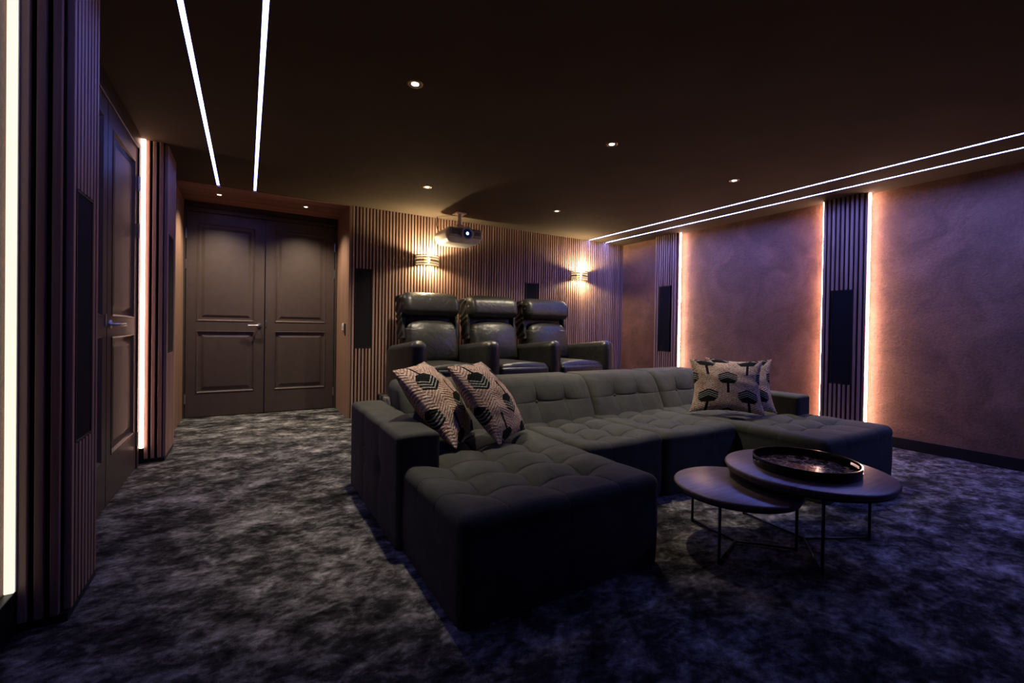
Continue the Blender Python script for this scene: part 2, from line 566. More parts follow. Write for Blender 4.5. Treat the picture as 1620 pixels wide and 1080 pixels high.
P1 = pilaster(XL, -0.555, 2.228, 2.585, 1, (2.295, 2.500, 0.640, 1.602), 'slatted timber pilaster nearest on the left, by the edge')
P2 = pilaster(XL, -0.555, 4.478, 4.985, 1, (4.600, 4.850, 0.860, 1.830), 'slatted timber pilaster between the left door and the double door')
P3 = pilaster(XR, XR - 0.10, 2.062, 2.462, -1, (2.160, 2.362, 0.575, 1.556), 'slatted timber pilaster on the copper wall behind the chaise')
P4 = pilaster(XR, XR - 0.10, 4.352, 4.772, -1, (4.482, 4.676, 0.798, 1.768), 'slatted timber pilaster on the copper wall nearest the rear corner')
wall_speaker((-0.557, 2.3975), 0.205, 0.640, 1.602, 'x', 1, 'black speaker panel in the nearest left pilaster')
wall_speaker((-0.557, 4.725), 0.250, 0.860, 1.830, 'x', 1, 'black speaker panel in the pilaster left of the double door')
wall_speaker((XR - 0.098, 2.261), 0.202, 0.575, 1.556, 'x', -1, 'black speaker panel in the right pilaster behind the chaise')
wall_speaker((XR - 0.098, 4.579), 0.194, 0.798, 1.768, 'x', -1, 'black speaker panel in the right pilaster near the rear corner')

# vertical light strips beside the pilasters
def wall_strip(x0, x1, y0, y1, z0, z1, label, face, glow='e_wall'):
    t = thing('wall_light_strip', ((x0 + x1) / 2, (y0 + y1) / 2, z0), label, 'light strip', 'vertical light strips beside the pilasters')
    if face == '-y':
        MB().box(x0, x1, y0 + 0.012, y1, z0, z1).build('channel', 'whitetrim', t)
        MB().box(x0 + .001, x1 - .001, y0, y0 + 0.012, z0, z1, bev=0.003).build('diffuser', glow, t)
    else:
        MB().box(x0, x1, y0, y1 - 0.012, z0, z1).build('channel', 'whitetrim', t)
        MB().box(x0 + .001, x1 - .001, y1 - 0.012, y1, z0, z1, bev=0.003).build('diffuser', glow, t)
wall_strip(XL + 0.024, XL + 0.052, 2.205, 2.228, 0.152, ZC - .004, 'pale vertical light strip at the far left edge', '-y', 'e_wall_near')
wall_strip(XL + 0.024, XL + 0.052, 4.462, 4.478, 0.120, ZC - .004, 'glowing vertical light strip between the left door and pilaster', '-y', 'e_wall_left')
wall_strip(XR - 0.062, XR - 0.040, 2.046, 2.062, 0.108, ZC - .004, 'glowing light strip on the near side of the right pilaster', '-y')
wall_strip(XR - 0.062, XR - 0.040, 2.462, 2.476, 0.108, ZC - .004, 'light strip hidden on the far side of the right pilaster', '+y')
wall_strip(XR - 0.062, XR - 0.040, 4.336, 4.352, 0.108, ZC - .004, 'glowing light strip beside the pilaster near the rear corner', '-y')

# recess of the double door
struct(box_obj('wall_back', (XL - 0.15, XJ + 0.3, YD + 0.02, YD + 0.12, 0, ZC + 0.1), 'frame'), 'dark wall around the double door')
struct(box_obj('trim_1', (XJ, XJ + 0.03, YB - 0.002, YD + 0.02, 0.0, ZC), 'veneer', bev=0.002), 'timber veneer reveal right of the double door')
struct(box_obj('trim_2', (XL, XRV, 4.985, YD + 0.02, 0.0, ZC), 'veneer', bev=0.002), 'timber veneer reveal left of the double door')
sof = struct(box_obj('trim_3', (XL, XJ + 0.03, YB - 0.004, YD + 0.02, ZC - 0.008, ZC + 0.06), 'soffit'), 'timber soffit over the double door')

# ------------------------------------------------------------------ doors
def panel_door(name, lead, leaves, base, uax, zt, label, casing):
    """leaves: list of (a0,a1) along uax; base: plane coordinate of the leaf face; uax 'x' faces -y, 'y' faces +x"""
    root = bpy.data.objects.new(name, None); COL.objects.link(root)
    def pt(a0, a1, d0, d1, z0, z1):              # d measured out of the door face into the room
        if uax == 'x': return (a0, a1, base - d1, base - d0, z0, z1)
        return (base + d0, base + d1, a0, a1, z0, z1)
    mid = (leaves[0][0] + leaves[-1][1]) / 2
    root.location = (mid, base, 0) if uax == 'x' else (base, mid, 0)
    root['_base'] = tuple(root.location)
    struct(root, label)
    for li, (a0, a1, hinge) in enumerate(leaves):
        w = a1 - a0
        st = 0.104
        rows = ((0.285, 1.020), (1.132, 2.282))
        leaf = MB()
        g = 0.003
        A0, A1 = a0 + g, a1 - g
        leaf.box(*pt(A0, A1, -0.040, -0.016, 0.008, zt))
        leaf.box(*pt(A0, a0 + st, -0.016, 0.0, 0.008, zt)); leaf.box(*pt(a1 - st, A1, -0.016, 0.0, 0.008, zt))
        for z0, z1 in ((0.008, rows[0][0]), (rows[0][1], rows[1][0]), (rows[1][1], zt)):
            leaf.box(*pt(a0 + st, a1 - st, -0.016, 0.0, z0, z1))
        lf = leaf.build('door_leaf', 'door', root)
        for z0, z1 in rows:
            # sloped moulding frame and raised field
            mb = MB()
            i0, i1, j0, j1 = a0 + st, a1 - st, z0, z1
            def ring(o, d): return [(i0 + o, j0 + o, d), (i1 - o, j0 + o, d), (i1 - o, j1 - o, d), (i0 + o, j1 - o, d)]
            rings = [ring(0.0, 0.003), ring(0.008, 0.005), ring(0.020, -0.012), ring(0.045, -0.013), ring(0.075, -0.003), ring(0.080, -0.003)]
            vs = []
            for rg in rings:
                for (a, z, d) in rg: vs.append((a, base - d, z) if uax == 'x' else (base + d, a, z))
            fs = []
            for q in range(len(rings) - 1):
                for s in range(4):
                    e = (q * 4 + s, q * 4 + (s + 1) % 4, q * 4 + 4 + (s + 1) % 4, q * 4 + 4 + s)
                    fs.append(e if uax == 'x' else e)
            fs.append(tuple((len(rings) - 1) * 4 + s for s in range(4)))
            mb.add(vs, fs).build('door_panel', 'door', lf)
        for hz in (0.225, 1.79, 2.143):
            ha = a0 if hinge == 'lo' else a1
            hb = MB()
            if uax == 'x': hb.tube([(ha, base - 0.006, hz - 0.055), (ha, base - 0.006, hz + 0.055)], 0.008, 8)
            else: hb.tube([(base + 0.006, ha, hz - 0.055), (base + 0.006, ha, hz + 0.055)], 0.008, 8)
            hb.build('hinge', 'metal', lf, smooth=True, angle=40)
    # lever handle on the active leaf
    hp, ldir, lk = lead
    hb = MB()
    hz = 1.088
    def q(a, d, z): return (a, base - d, z) if uax == 'x' else (base + d, a, z)
    if uax == 'x':
        hb.lathe([(0.0, -0.010), (0.024, -0.010), (0.027, -0.006), (0.027, 0.0)], (hp, base, hz), 20, 'y')
    else:
        hb.lathe([(0.0, 0.010), (0.024, 0.010), (0.027, 0.006), (0.027, 0.0)], (base, hp, hz), 20, 'x')
    hb.tube([q(hp, 0.0, hz), q(hp, 0.045, hz), q(hp + ldir * 0.010, 0.054, hz), q(hp + ldir * 0.05, 0.056, hz), q(hp + ldir * 0.120, 0.052, hz)], 0.009, 10)
    hb.build('handle', 'metal', root, smooth=True, angle=50)
    MB().box(*pt(lk - 0.008, lk + 0.008, 0.0, 0.006, 1.075, 1.150), bev=0.002).build('latch_plate', 'metal', root)
    cs = MB()
    for b in casing: cs.box(*b, bev=0.004)
    cs.build('door_frame', 'frame', root)
    return root

panel_door('door_1', (0.130, -1, 0.203), [(-0.613, 0.186, 'lo'), (0.192, 1.000, 'hi')], YD, 'x', 2.402, 'brown panelled double door in the rear recess',
           [(XRV, -0.617, YD - 0.030, YD + 0.02, 0, 2.45), (1.004, XJ, YD - 0.030, YD + 0.02, 0, 2.45), (-0.617, 1.004, YD - 0.030, YD + 0.02, 2.406, 2.45), (XRV, XJ, YD - 0.012, YD + 0.02, 2.45, ZC - 0.008)])
panel_door('door_2', (3.56, 1, 3.46), [(2.68, 3.495, 'lo'), (3.501, 4.330, 'hi')], XL + 0.026, 'y', 2.402, 'brown panelled door on the left wall',
           [(XL, XL + 0.034, 2.60, 2.676, 0, 2.45), (XL, XL + 0.034, 4.334, 4.40, 0, 2.45), (XL, XL + 0.034, 2.676, 4.334, 2.406, 2.45), (XL, XL + 0.030, 2.59, 4.46, 2.45, ZC)])

# switch plate on the veneer reveal
t = thing('light_switch', (XJ, 5.80, 1.05), 'small white switch with dark remote on the timber reveal', 'switch')
MB().box(XJ - 0.012, XJ, 5.80, 5.885, 1.045, 1.135, bev=0.004).build('plate', 'white', t)
MB().box(XJ - 0.011, XJ, 5.700, 5.735, 0.985, 1.130, bev=0.004).build('remote', 'black', t)
MB().box(XJ - 0.018, XJ - 0.012, 5.81, 5.855, 1.07, 1.105, bev=0.002).build('button', 'whitetrim', t)

# ------------------------------------------------------------------ ceiling lights
def ceil_strip(xc, y0, y1, w, glow, label):
    t = thing('ceiling_light_strip', (xc, (y0 + y1) / 2, ZC), label, 'light strip', 'ceiling light lines')
    h = w / 2
    MB().box(xc - h, xc - h + 0.0015, y0, y1, ZC - 0.001, ZC + 0.03).box(xc + h - 0.0015, xc + h, y0, y1, ZC - 0.001, ZC + 0.03).build('channel', 'black', t)
    MB().box(xc - h + 0.0015, xc + h - 0.0015, y0, y1, ZC + 0.003, ZC + 0.02).build('diffuser', glow, t)
for sx_, sy_, sw_, gl_, lb_ in STRIPS: ceil_strip(sx_, sy_, YB - 0.012, sw_, gl_, lb_)

def downlight(x, y, z, r, watts, label, size=73, tilt=0.0):
    t = thing('downlight', (x, y, z - 0.006), label, 'downlight', 'recessed ceiling downlights')
    MB().lathe([(r, 0.0), (r * 0.97, -0.004), (r * 0.80, -0.006), (r * 0.70, -0.004), (r * 0.62, 0.0)], (x, y, z), 28).build('trim_ring', 'brass', t, smooth=True)
    MB().lathe([(0.0, -0.0035), (r * 0.42, -0.0035), (r * 0.48, -0.002), (r * 0.48, 0.0)], (x, y, z), 24).build('lamp', 'e_spot', t, smooth=True)
    MB().lathe([(r * 0.48, -0.001), (r * 0.70, -0.002)], (x, y, z), 24).build('baffle', 'darkmetal', t, smooth=True)
    d = bpy.data.lights.new('downlight_beam', 'SPOT')
    d.energy = watts; d.color = C_SPOT; d.spot_size = math.radians(size); d.spot_blend = 1.0; d.shadow_soft_size = 0.03
    o = bpy.data.objects.new('downlight_beam', d); COL.objects.link(o)
    o.parent = t; o.location = (0, 0, -0.012)
    return t
downlight(0.839, 2.575, ZC, 0.046, L_SPOT * 0.85, 'bright downlight over the left chaise', 62)
downlight(2.402, 2.585, ZC, 0.046, L_SPOT, 'ceiling downlight above the middle of the sofa')
downlight(3.943, 2.575, ZC, 0.046, L_SPOT, 'ceiling downlight nearest the right ceiling light lines')
downlight(1.570, 4.380, ZC, 0.046, L_SPOT * 1.05, 'ceiling downlight left of the projector', 116)
downlight(3.211, 4.390, ZC, 0.046, L_SPOT * 1.05, 'ceiling downlight right of the projector', 116)
downlight(-0.274, 5.89, ZC - 0.008, 0.042, L_SOFFIT, 'small downlight in the timber soffit, left one', 120)
downlight(0.596, 5.896, ZC - 0.008, 0.042, L_SOFFIT, 'small downlight in the timber soffit, right one', 120)

# ------------------------------------------------------------------ wall lamps
def mat_shade():
    m, nt, b = new_mat('frosted_shade_glow')
    b.inputs['Base Color'].default_value = (0.8, 0.75, 0.6, 1)
    b.inputs['Emission Color'].default_value = (1.0, 0.80, 0.46, 1)
    b.inputs['Emission Strength'].default_value = 0.8
    tr = nt.nodes.new('ShaderNodeBsdfTransparent'); mx = nt.nodes.new('ShaderNodeMixShader')
    mx.inputs[0].default_value = 0.6
    nt.links.new(b.outputs[0], mx.inputs[1]); nt.links.new(tr.outputs[0], mx.inputs[2])
    nt.links.new(mx.outputs[0], nt.nodes['Material Output'].inputs['Surface'])
    return m
M['e_shade'] = mat_shade()
def sconce(x, z, label):
    t = thing('wall_sconce', (x, YB, z - 0.075), label, 'wall lamp', 'banded wall lamps on the slat wall')
    MB().box(x - 0.05, x + 0.05, YB - 0.010, YB, z - 0.05, z + 0.05, bev=0.004).build('backplate', 'brass', t)
    a, dpt = 0.152, 0.125
    for dz in (-0.038, 0.038):                     # frosted glass bands, open above and below
        MB().lathe([(0.96, -0.024), (0.99, -0.024), (0.99, 0.024), (0.96, 0.024), (0.96, -0.024)], (x, YB, z + dz), 28, 'z', math.pi, 2 * math.pi, a, dpt).build('shade', 'e_shade', t, smooth=True, angle=40)
    for dz in (-0.066, -0.038, 0.038, 0.066):
        MB().lathe([(1.03, -0.005), (1.03, 0.005), (0.95, 0.005), (0.95, -0.005), (1.03, -0.005)], (x, YB, z + dz), 28, 'z', math.pi, 2 * math.pi, a, dpt).build('band', 'brass', t, smooth=True, angle=40)
    MB().lathe([(0.0, 0.006), (1.05, 0.006), (1.05, -0.006), (0.0, -0.006)], (x, YB, z), 28, 'z', math.pi, 2 * math.pi, a, dpt).build('divider', 'brass', t, smooth=True, angle=40)
    for s in (1, -1):
        MB().lathe([(0.0, -0.020), (0.012, -0.017), (0.018, 0.0), (0.012, 0.017), (0.0, 0.020)], (x, YB - 0.050, z + s * 0.026), 14).build('bulb', 'e_bulb', t, smooth=True)
        d = bpy.data.lights.new('sconce_light', 'SPOT')
        d.energy = L_SCONCE * (1.3 if s > 0 else 0.7); d.color = C_SCONCE; d.shadow_soft_size = 0.02; d.spot_size = math.radians(172); d.spot_blend = 0.35
        o = bpy.data.objects.new('sconce_light', d); COL.objects.link(o)
        o.parent = t; o.location = (0, -0.095, 0.075 + s * 0.050)
        if s > 0: o.rotation_euler = (math.pi, 0, 0)
sconce(2.000, 1.955, 'glowing banded wall lamp left, below the projector')
sconce(4.504, 1.942, 'glowing banded wall lamp right, near the copper wall')

# ------------------------------------------------------------------ projector
t = thing('projector', (2.255, 5.10, 2.115), 'white ceiling projector with a lit blue lens', 'projector')
def taper(P, Nn):
    k = np.clip((P[:, 2] + 0.095) / 0.10, 0, 1)
    s = 0.80 + 0.20 * np.sqrt(k)
    Q = P.copy(); Q[:, 0] *= s; Q[:, 1] *= s
    top = np.clip((P[:, 2] - 0.03) / 0.07, 0, 1)
    Q[:, 0] *= 1 - 0.10 * top
    return Q
MB().rbox((2.262, 5.16, 2.222), (0.49, 0.44, 0.185), 0.055, 5, (6, 6, 3), taper).build('body', 'white', t, smooth=True)
MB().rbox((2.262, 4.948, 2.245), (0.44, 0.05, 0.105), 0.024, 4, (4, 1, 2)).build('front_panel', 'greyplastic', t, smooth=True)
MB().box(2.075, 2.165, 4.918, 4.926, 2.215, 2.275, bev=0.003).build('vent', 'ventgrey', t)
MB().box(2.37, 2.45, 4.918, 4.926, 2.225, 2.27, bev=0.003).build('vent', 'ventgrey', t)
LX, LY, LZ = 2.268, 4.925, 2.235
lens = MB().lathe([(0.078, 0.0), (0.076, -0.030), (0.068, -0.034), (0.062, -0.030), (0.056, 0.0)], (LX, LY, LZ), 28, 'y').build('lens', 'greyplastic', t, smooth=True, angle=50)
MB().lathe([(0.062, -0.010), (0.035, -0.020), (0.0, -0.023)], (LX, LY, LZ), 28, 'y').build('glass', 'lensglass', lens, smooth=True)
MB().lathe([(0.018, -0.0225), (0.010, -0.026), (0.0, -0.027)], (LX, LY, LZ), 20, 'y').build('lamp_spot', 'e_proj', lens, smooth=True)
mt = MB().box(2.205, 2.345, 5.09, 5.23, ZC - 0.012, ZC, bev=0.004)
mt.tube([(2.275, 5.16, ZC - 0.01), (2.275, 5.16, 2.37)], 0.024, 16).box(2.225, 2.325, 5.12, 5.20, 2.335, 2.385, bev=0.008)
for dx, dy in ((-.09, -.09), (.09, -.09), (-.09, .09), (.09, .09)): mt.tube([(2.275 + dx * .3, 5.16 + dy * .3, 2.345), (2.275 + dx, 5.16 + dy, 2.30)], 0.008, 8)
mt.build('ceiling_mount', 'white', t, smooth=True, angle=40)
MB().tube([(2.14, 5.36, 2.27), (2.10, 5.42, 2.32), (2.09, 5.47, 2.42), (2.11, 5.50, ZC - 0.002)], 0.006, 8).build('cable', 'black', t, smooth=True)

# ------------------------------------------------------------------ riser and recliners
RZ = 0.28
struct(MB().box(1.38, XR - 0.001, 3.86, YB - 0.001, 0.0, RZ, bev=0.01).build('floor', 'carpet'), 'carpeted step that carries the row of recliners')

def recliner(xc, w, left_arm, label):
    """w: clear width between the armrests"""
    t = thing('recliner', (xc, 4.70, RZ), label, 'recliner', 'black leather cinema recliners')
    h = w / 2
    # base and footrest
    MB().rbox((xc, 4.66, RZ + 0.10), (w - 0.01, 0.80, 0.20), 0.02, 2, (1, 1, 1)).build('base', 'leather', t, smooth=True)
    fr = MB().rbox((xc, 4.245, RZ + 0.215), (w - 0.01, 0.09, 0.36), 0.035, 3, (4, 1, 4)).build('footrest', 'leather', t, smooth=True)
    def seatf(P, Nn):
        Q = P.copy()
        tz = np.clip(Nn[:, 2], 0, 1)
        Q[:, 2] += tz * (0.030 * (1 - (P[:, 0] / h) ** 2) - 0.012 * (P[:, 1] + 0.3))
        return Q
    MB().rbox((xc, 4.575, RZ + 0.335), (w - 0.006, 0.72, 0.17), 0.05, 4, (10, 10, 3), seatf).build('seat', 'leather', t, smooth=True)
    ang = math.radians(12)
    def lean(P, zc):
        Q = P.copy()
        Q[:, 1] += np.sin(ang) * (P[:, 2])
        return Q
    # shell behind
    MB().rbox((xc, 5.13, RZ + 0.72), (w - 0.01, 0.16, 0.98), 0.05, 4, (4, 1, 4), lambda P, Nn: lean(P, 0)).build('back_shell', 'leather', t, smooth=True)
    # lumbar pad with gathered leather
    def lum(P, Nn):
        Q = P.copy()
        f = np.clip(-Nn[:, 1], 0, 1)
        u, v = P[:, 0] / h, P[:, 2] / 0.25
        bul = 0.075 * np.clip(1 - u ** 2, 0, 1) ** 0.7 * np.clip(1 - (v + 0.05) ** 2, 0, 1) ** 0.6
        an = np.arctan2(v - 0.15, u)
        rr = np.sqrt(u * u + (v - 0.1) ** 2)
        wr_ = 0.005 * np.sin(an * 19 + 2.5 * np.sin(rr * 5 + xc * 7)) * np.clip(rr - 0.62, 0, 0.4) * (0.6 + 0.4 * np.sin(an * 3 + xc * 5))
        Q[:, 1] -= f * (bul + wr_)
        Q[:, 0] *= 1 - 0.10 * np.clip(v - 0.35, 0, 1) ** 1.5 * 2
        Q[:, 2] -= np.where(v > 0.6, 0.05 * np.abs(u) ** 3, 0)
        return lean(Q, 0)
    MB().rbox((xc, 5.00, RZ + 0.665), (w - 0.015, 0.14, 0.50), 0.055, 4, (44, 2, 36), lum).build('back_cushion', 'leather', t, smooth=True)
    # headrest roll
    def head(P, Nn):
        Q = P.copy()
        f = np.clip(-Nn[:, 1], 0, 1)
        Q[:, 1] -= f * 0.035 * np.clip(1 - (P[:, 2] / 0.15) ** 2, 0, 1)
        u = P[:, 0] / h
        Q[:, 1] -= 0.030 * np.abs(u) ** 3 * (P[:, 1] < 0.06)
        Q[:, 2] -= 0.012 * np.abs(u) ** 4 * (P[:, 2] > 0)
        return lean(Q, 0)
    MB().rbox((xc, 5.09, RZ + 1.090), (w + 0.035, 0.225, 0.285), 0.085, 5, (20, 3, 8), head).build('headrest', 'leather', t, smooth=True)
    # gathered side of the back
    def wing(P, Nn):
        Q = P.copy()
        Q[:, 0] += 0.007 * np.sin(P[:, 2] * 70 + P[:, 1] * 40 + 1.5 * np.sin(P[:, 2] * 25)) * np.abs(Nn[:, 0])
        return lean(Q, 0)
    for s in (-1, 1):
        MB().rbox((xc + s * (h + 0.000), 5.155, RZ + 0.935), (0.05, 0.22, 0.52), 0.022, 3, (1, 8, 40), wing).build('back_wing', 'leather', t, smooth=True)
    # armrests
    def arm(ax):
        def af(P, Nn):
            Q = P.copy()
            yy = np.clip((P[:, 1] + 0.44) / 0.9, 0, 1)
            Q[:, 2] += np.where(P[:, 2] > 0, -0.085 * yy, 0)
            Q[:, 1] += np.where(P[:, 1] < -0.3, -0.012 * (1 - (P[:, 2] / 0.35) ** 2), 0)
            return Q
        MB().rbox((ax, 4.665, RZ + 0.345), (0.172, 0.93, 0.69), 0.075, 5, (3, 10, 6), af).build('armrest', 'leather', t, smooth=True)
    if left_arm: arm(xc - h - 0.087)
    arm(xc + h + 0.087)
    return t
recliner(1.868, 0.652, True, 'leftmost black leather cinema recliner, beside the double door')
recliner(2.692, 0.652, False, 'middle black leather cinema recliner, in front of the hidden speaker')
recliner(3.516, 0.652, False, 'rightmost black leather cinema recliner, nearest the copper wall')

# ------------------------------------------------------------------ sectional sofa
ST = 0.392
sofa = thing('sectional_sofa', (2.44, 2.4, 0.0), 'large U-shaped dark velvet sectional sofa with button tufting', 'sofa')

def tufted(name, x0, x1, y0, y1, z0, z1, gx, gy, r=0.045, step=0.0105, puff=0.016, seam=0.027, pit=0.030, xform=None, top='z', btn=True):
    cx, cy, cz = (x0 + x1) / 2, (y0 + y1) / 2, (z0 + z1) / 2
    sx, sy, sz = x1 - x0, y1 - y0, z1 - z0
    gxa, gya = np.array(gx) - cx, np.array(gy) - (cy if top == 'z' else cz)
    def disp(P, Nn):
        a = P[:, 0]
        b = P[:, 1] if top == 'z' else P[:, 2]
        if top == 'z':
            depth = sz / 2 - P[:, 2]; nt_ = Nn[:, 2]; nb = np.abs(Nn[:, 1])
        else:
            depth = P[:, 1] + sy / 2; nt_ = -Nn[:, 1]; nb = np.abs(Nn[:, 2])
        na = np.abs(Nn[:, 0])
        fade = np.clip(1 - depth / 0.16, 0, 1)
        da = np.min(np.abs(a[:, None] - gxa[None]), 1) if len(gxa) else np.full(len(a), 9.)
        db = np.min(np.abs(b[:, None] - gya[None]), 1) if len(gya) else np.full(len(a), 9.)
        rb = np.sqrt(da ** 2 + db ** 2)
        def prof(d): return 0.42 * np.exp(-d / 0.0045) + 0.58 * np.exp(-(d / 0.055) ** 1.4)
        # creases run between the buttons and soften towards the rim of the cushion
        oa = np.clip(np.maximum(gxa.min() - a, a - gxa.max()), 0, 9) if len(gxa) else 0 * a
        ob = np.clip(np.maximum(gya.min() - b, b - gya.max()), 0, 9) if len(gya) else 0 * a
        s = prof(da) * (1 - na) * np.exp(-ob / 0.16) + prof(db) * (1 - nb) * np.exp(-oa / 0.16)
        s = np.minimum(s, 1.1)
        onface = np.clip(nt_, 0, 1)
        d = -seam * s * fade - pit * np.exp(-(rb / 0.055) ** 1.2) * onface
        ua, ub = a / (sx / 2), b / ((sy if top == 'z' else sz) / 2)
        d = d + onface * puff * (1.4 + np.sin(a * 9 + b * 4) * 0.25)
        P = P + Nn * d[:, None]
        # side walls belly a little
        side = 1 - onface
        P = P + Nn * (side * 0.006 * np.clip(1 - (P[:, 2] / (sz / 2)) ** 2, 0, 1) * (np.abs(Nn[:, 2]) < 0.3))[:, None]
        if xform is not None: P = xform(P)
        return P
    n = [max(2, int((s - 2 * r) / step)) for s in (sx, sy, sz)]
    if top == 'z': n[2] = max(2, int(n[2] / 2))
    else: n[1] = 4
    def lattice(half, seams):                        # finer columns at each crease
        g = set(np.round(np.linspace(-half, half, max(3, int(2 * half / 0.016))), 5))
        for q in seams:
            g = {p for p in g if abs(p - q) > 0.0165}
            for d_ in (0, .0025, .005, .008, .012, .0165): g |= {round(float(q - d_), 5), round(float(q + d_), 5)}
        return sorted(g)
    n[0] = lattice(sx / 2, gxa)
    if top == 'z': n[1] = lattice(sy / 2, gya)
    else: n[2] = lattice(sz / 2, gya)
    o = MB().rbox((cx, cy, cz), (sx, sy, sz), r, 4, n, disp, top == 'z').build(name, 'velvet', sofa, smooth=True)
    if btn:
        src = None
        for gxx in gx:
            for gyy in gy:
                if top == 'z': lp = np.array([[gxx - cx, gyy - cy, sz / 2 - seam - pit + puff * 1.4 - 0.002]])
                else: lp = np.array([[gxx - cx, -sy / 2 + seam + pit - puff * 1.4 + 0.002, gyy - cz]])
                if xform is not None: lp = xform(lp)
                p = lp[0] + np.array([cx, cy, cz])
                if src is None:
                    mb = MB().lathe([(0.0, 0.006), (0.008, 0.004), (0.012, 0.0), (0.010, -0.004)], (0, 0, 0), 12, 'z' if top == 'z' else 'y')
                    if top != 'z': mb.v = [(x_, -y_, z_) for x_, y_, z_ in mb.v]
                    src = mb.build('button', 'velvet', None, smooth=True)
                    src.parent = o
                    src.location = Vector(p) - Vector(o['_base'])
                else:
                    inst('button', src, Vector(p) - Vector(o['_base']), o)
    return o

# chaises and seats
tufted('chaise_seat', 0.668, 1.700, 1.455, 2.80, 0.004, ST, (0.88, 1.16, 1.45), (1.72, 1.94, 2.16, 2.38, 2.60))
tufted('seat', 1.706, 2.398, 2.030, 2.80, 0.004, ST, (1.94, 2.17), (2.24, 2.46, 2.66))
tufted('seat', 2.404, 3.178, 2.010, 2.80, 0.004, ST, (2.66, 2.92), (2.24, 2.46, 2.66))
tufted('chaise_seat', 3.190, 4.190, 1.410, 2.80, 0.004, ST, (3.44, 3.69, 3.94), (1.72, 1.94, 2.16, 2.38, 2.60))
# back cushions lean back
def leanback(P):
    Q = P.copy()
    tt = (P[:, 2] + 0.18)
    Q[:, 1] += 0.42 * tt + 0.9 * np.clip(P[:, 2] - 0.02, 0, 1) ** 2 * 1.2
    return Q
for a0, a1 in ((0.870, 1.640), (1.646, 2.440), (2.446, 3.250), (3.256, 4.000)):
    w3 = (a1 - a0) / 3
    tufted('back_cushion', a0, a1, 2.735, 3.06, 0.340, 0.722, (a0 + w3, a1 - w3), (0.545,), r=0.055, puff=0.018, seam=0.020, pit=0.020, xform=leanback, top='y')
# plinth below the back cushions, rear shell, armrests
MB().rbox((2.435, 3.05, 0.185), (3.58, 0.46, 0.34), 0.03, 3, (4, 1, 1)).build('back_base', 'velvet', sofa, smooth=True)
def armf(P, Nn):
    Q = P.copy()
    u_ = np.abs(Nn[:, 0])
    s1 = np.exp(-(((P[:, 1] + 0.18) / 0.05) ** 2)) + np.exp(-(((P[:, 1] - 0.18) / 0.05) ** 2))
    s2 = np.exp(-((P[:, 2] - 0.02) / 0.05) ** 2)
    Q = Q - Nn * ((s1 * s2 * 0.022 + s1 * 0.007) * u_)[:, None]
    Q = Q + Nn * (np.clip(Nn[:, 2], 0, 1) * 0.010 * (1 - (P[:, 0] / 0.12) ** 2))[:, None]
    return Q
MB().rbox((0.748, 2.71, 0.285), (0.226, 1.125, 0.556), 0.026, 4, (8, 50, 26), armf, True).build('armrest', 'velvet', sofa, smooth=True)
MB().rbox((4.095, 2.62, 0.285), (0.190, 1.26, 0.556), 0.026, 4, (8, 50, 26), armf, True).build('armrest', 'velvet', sofa, smooth=True)

# ------------------------------------------------------------------ pillows
def pillow(c00, c10, c11, c01, T, label, n=64, flip=False, pinch=0.14):
    """corners: bottom-left, bottom-right, top-right, top-left as seen on the front face"""
    c00, c10, c11, c01 = [np.array(c, float) for c in (c00, c10, c11, c01)]
    e1 = (c10 - c00 + c11 - c01) / 2; e2 = (c01 - c00 + c11 - c10) / 2
    nn = np.cross(e1, e2); nn /= np.linalg.norm(nn)
    s = np.sin(np.linspace(-1, 1, n + 1) * math.pi / 2)
    S, Tt = np.meshgrid(s, s, indexing='ij')
    # pulled-in edge midpoints give pointed corners
    S2 = S * (1 - pinch * (1 - Tt ** 2)); T2 = Tt * (1 - pinch * (1 - S ** 2))
    a, b = (S2 + 1) / 2, (T2 + 1) / 2
    base = (((1 - a) * (1 - b))[..., None] * c00 + (a * (1 - b))[..., None] * c10 + (a * b)[..., None] * c11 + ((1 - a) * b)[..., None] * c01)
    hgt = T * (np.clip(1 - S ** 2, 0, 1) ** 0.55) * (np.clip(1 - Tt ** 2, 0, 1) ** 0.55)
    rs = np.random.RandomState(int(abs(c00[0] * 1000)) % 9999)
    ph = rs.rand(6) * 6
    wr_ = 0.006 * np.sin(S * 7 + Tt * 5 + ph[0]) * np.sin(Tt * 8 - S * 3 + ph[1])
    hf = hgt * (1 + wr_ * 8)
    front = base + nn * hf[..., None]
    back = base - nn * (hgt * 0.9)[..., None]
    U = (S + 1) / 2; V = (Tt + 1) / 2
    if flip: V = 1 - V
    idf = np.arange((n + 1) ** 2).reshape(n + 1, n + 1)
    mb = MB(); uv = []
    fs = [(idf[i, j], idf[i + 1, j], idf[i + 1, j + 1], idf[i, j + 1]) for i in range(n) for j in range(n)]
    mb.add(front.reshape(-1, 3).tolist(), fs)
    uv += list(zip(U.ravel(), V.ravel()))
    bm = {}
    vs = []
    for i in range(n + 1):
        for j in range(n + 1):
            if i in (0, n) or j in (0, n): bm[i, j] = idf[i, j]
            else:
                bm[i, j] = len(mb.v) + len(vs); vs.append(back[i, j]); uv.append((U[i, j], V[i, j]))
    mb.v += [tuple(map(float, p)) for p in vs]
    mb.f += [(int(bm[i, j]), int(bm[i, j + 1]), int(bm[i + 1, j + 1]), int(bm[i + 1, j])) for i in range(n) for j in range(n)]
    org = tuple((c00 + c10) / 2)
    o = mb.build('throw_pillow', 'pillow', None, org, smooth=True, uv=[(float(p), float(q)) for p, q in uv])
    tag(o, label, 'pillow', 'woven rose and black throw pillows')
    return o
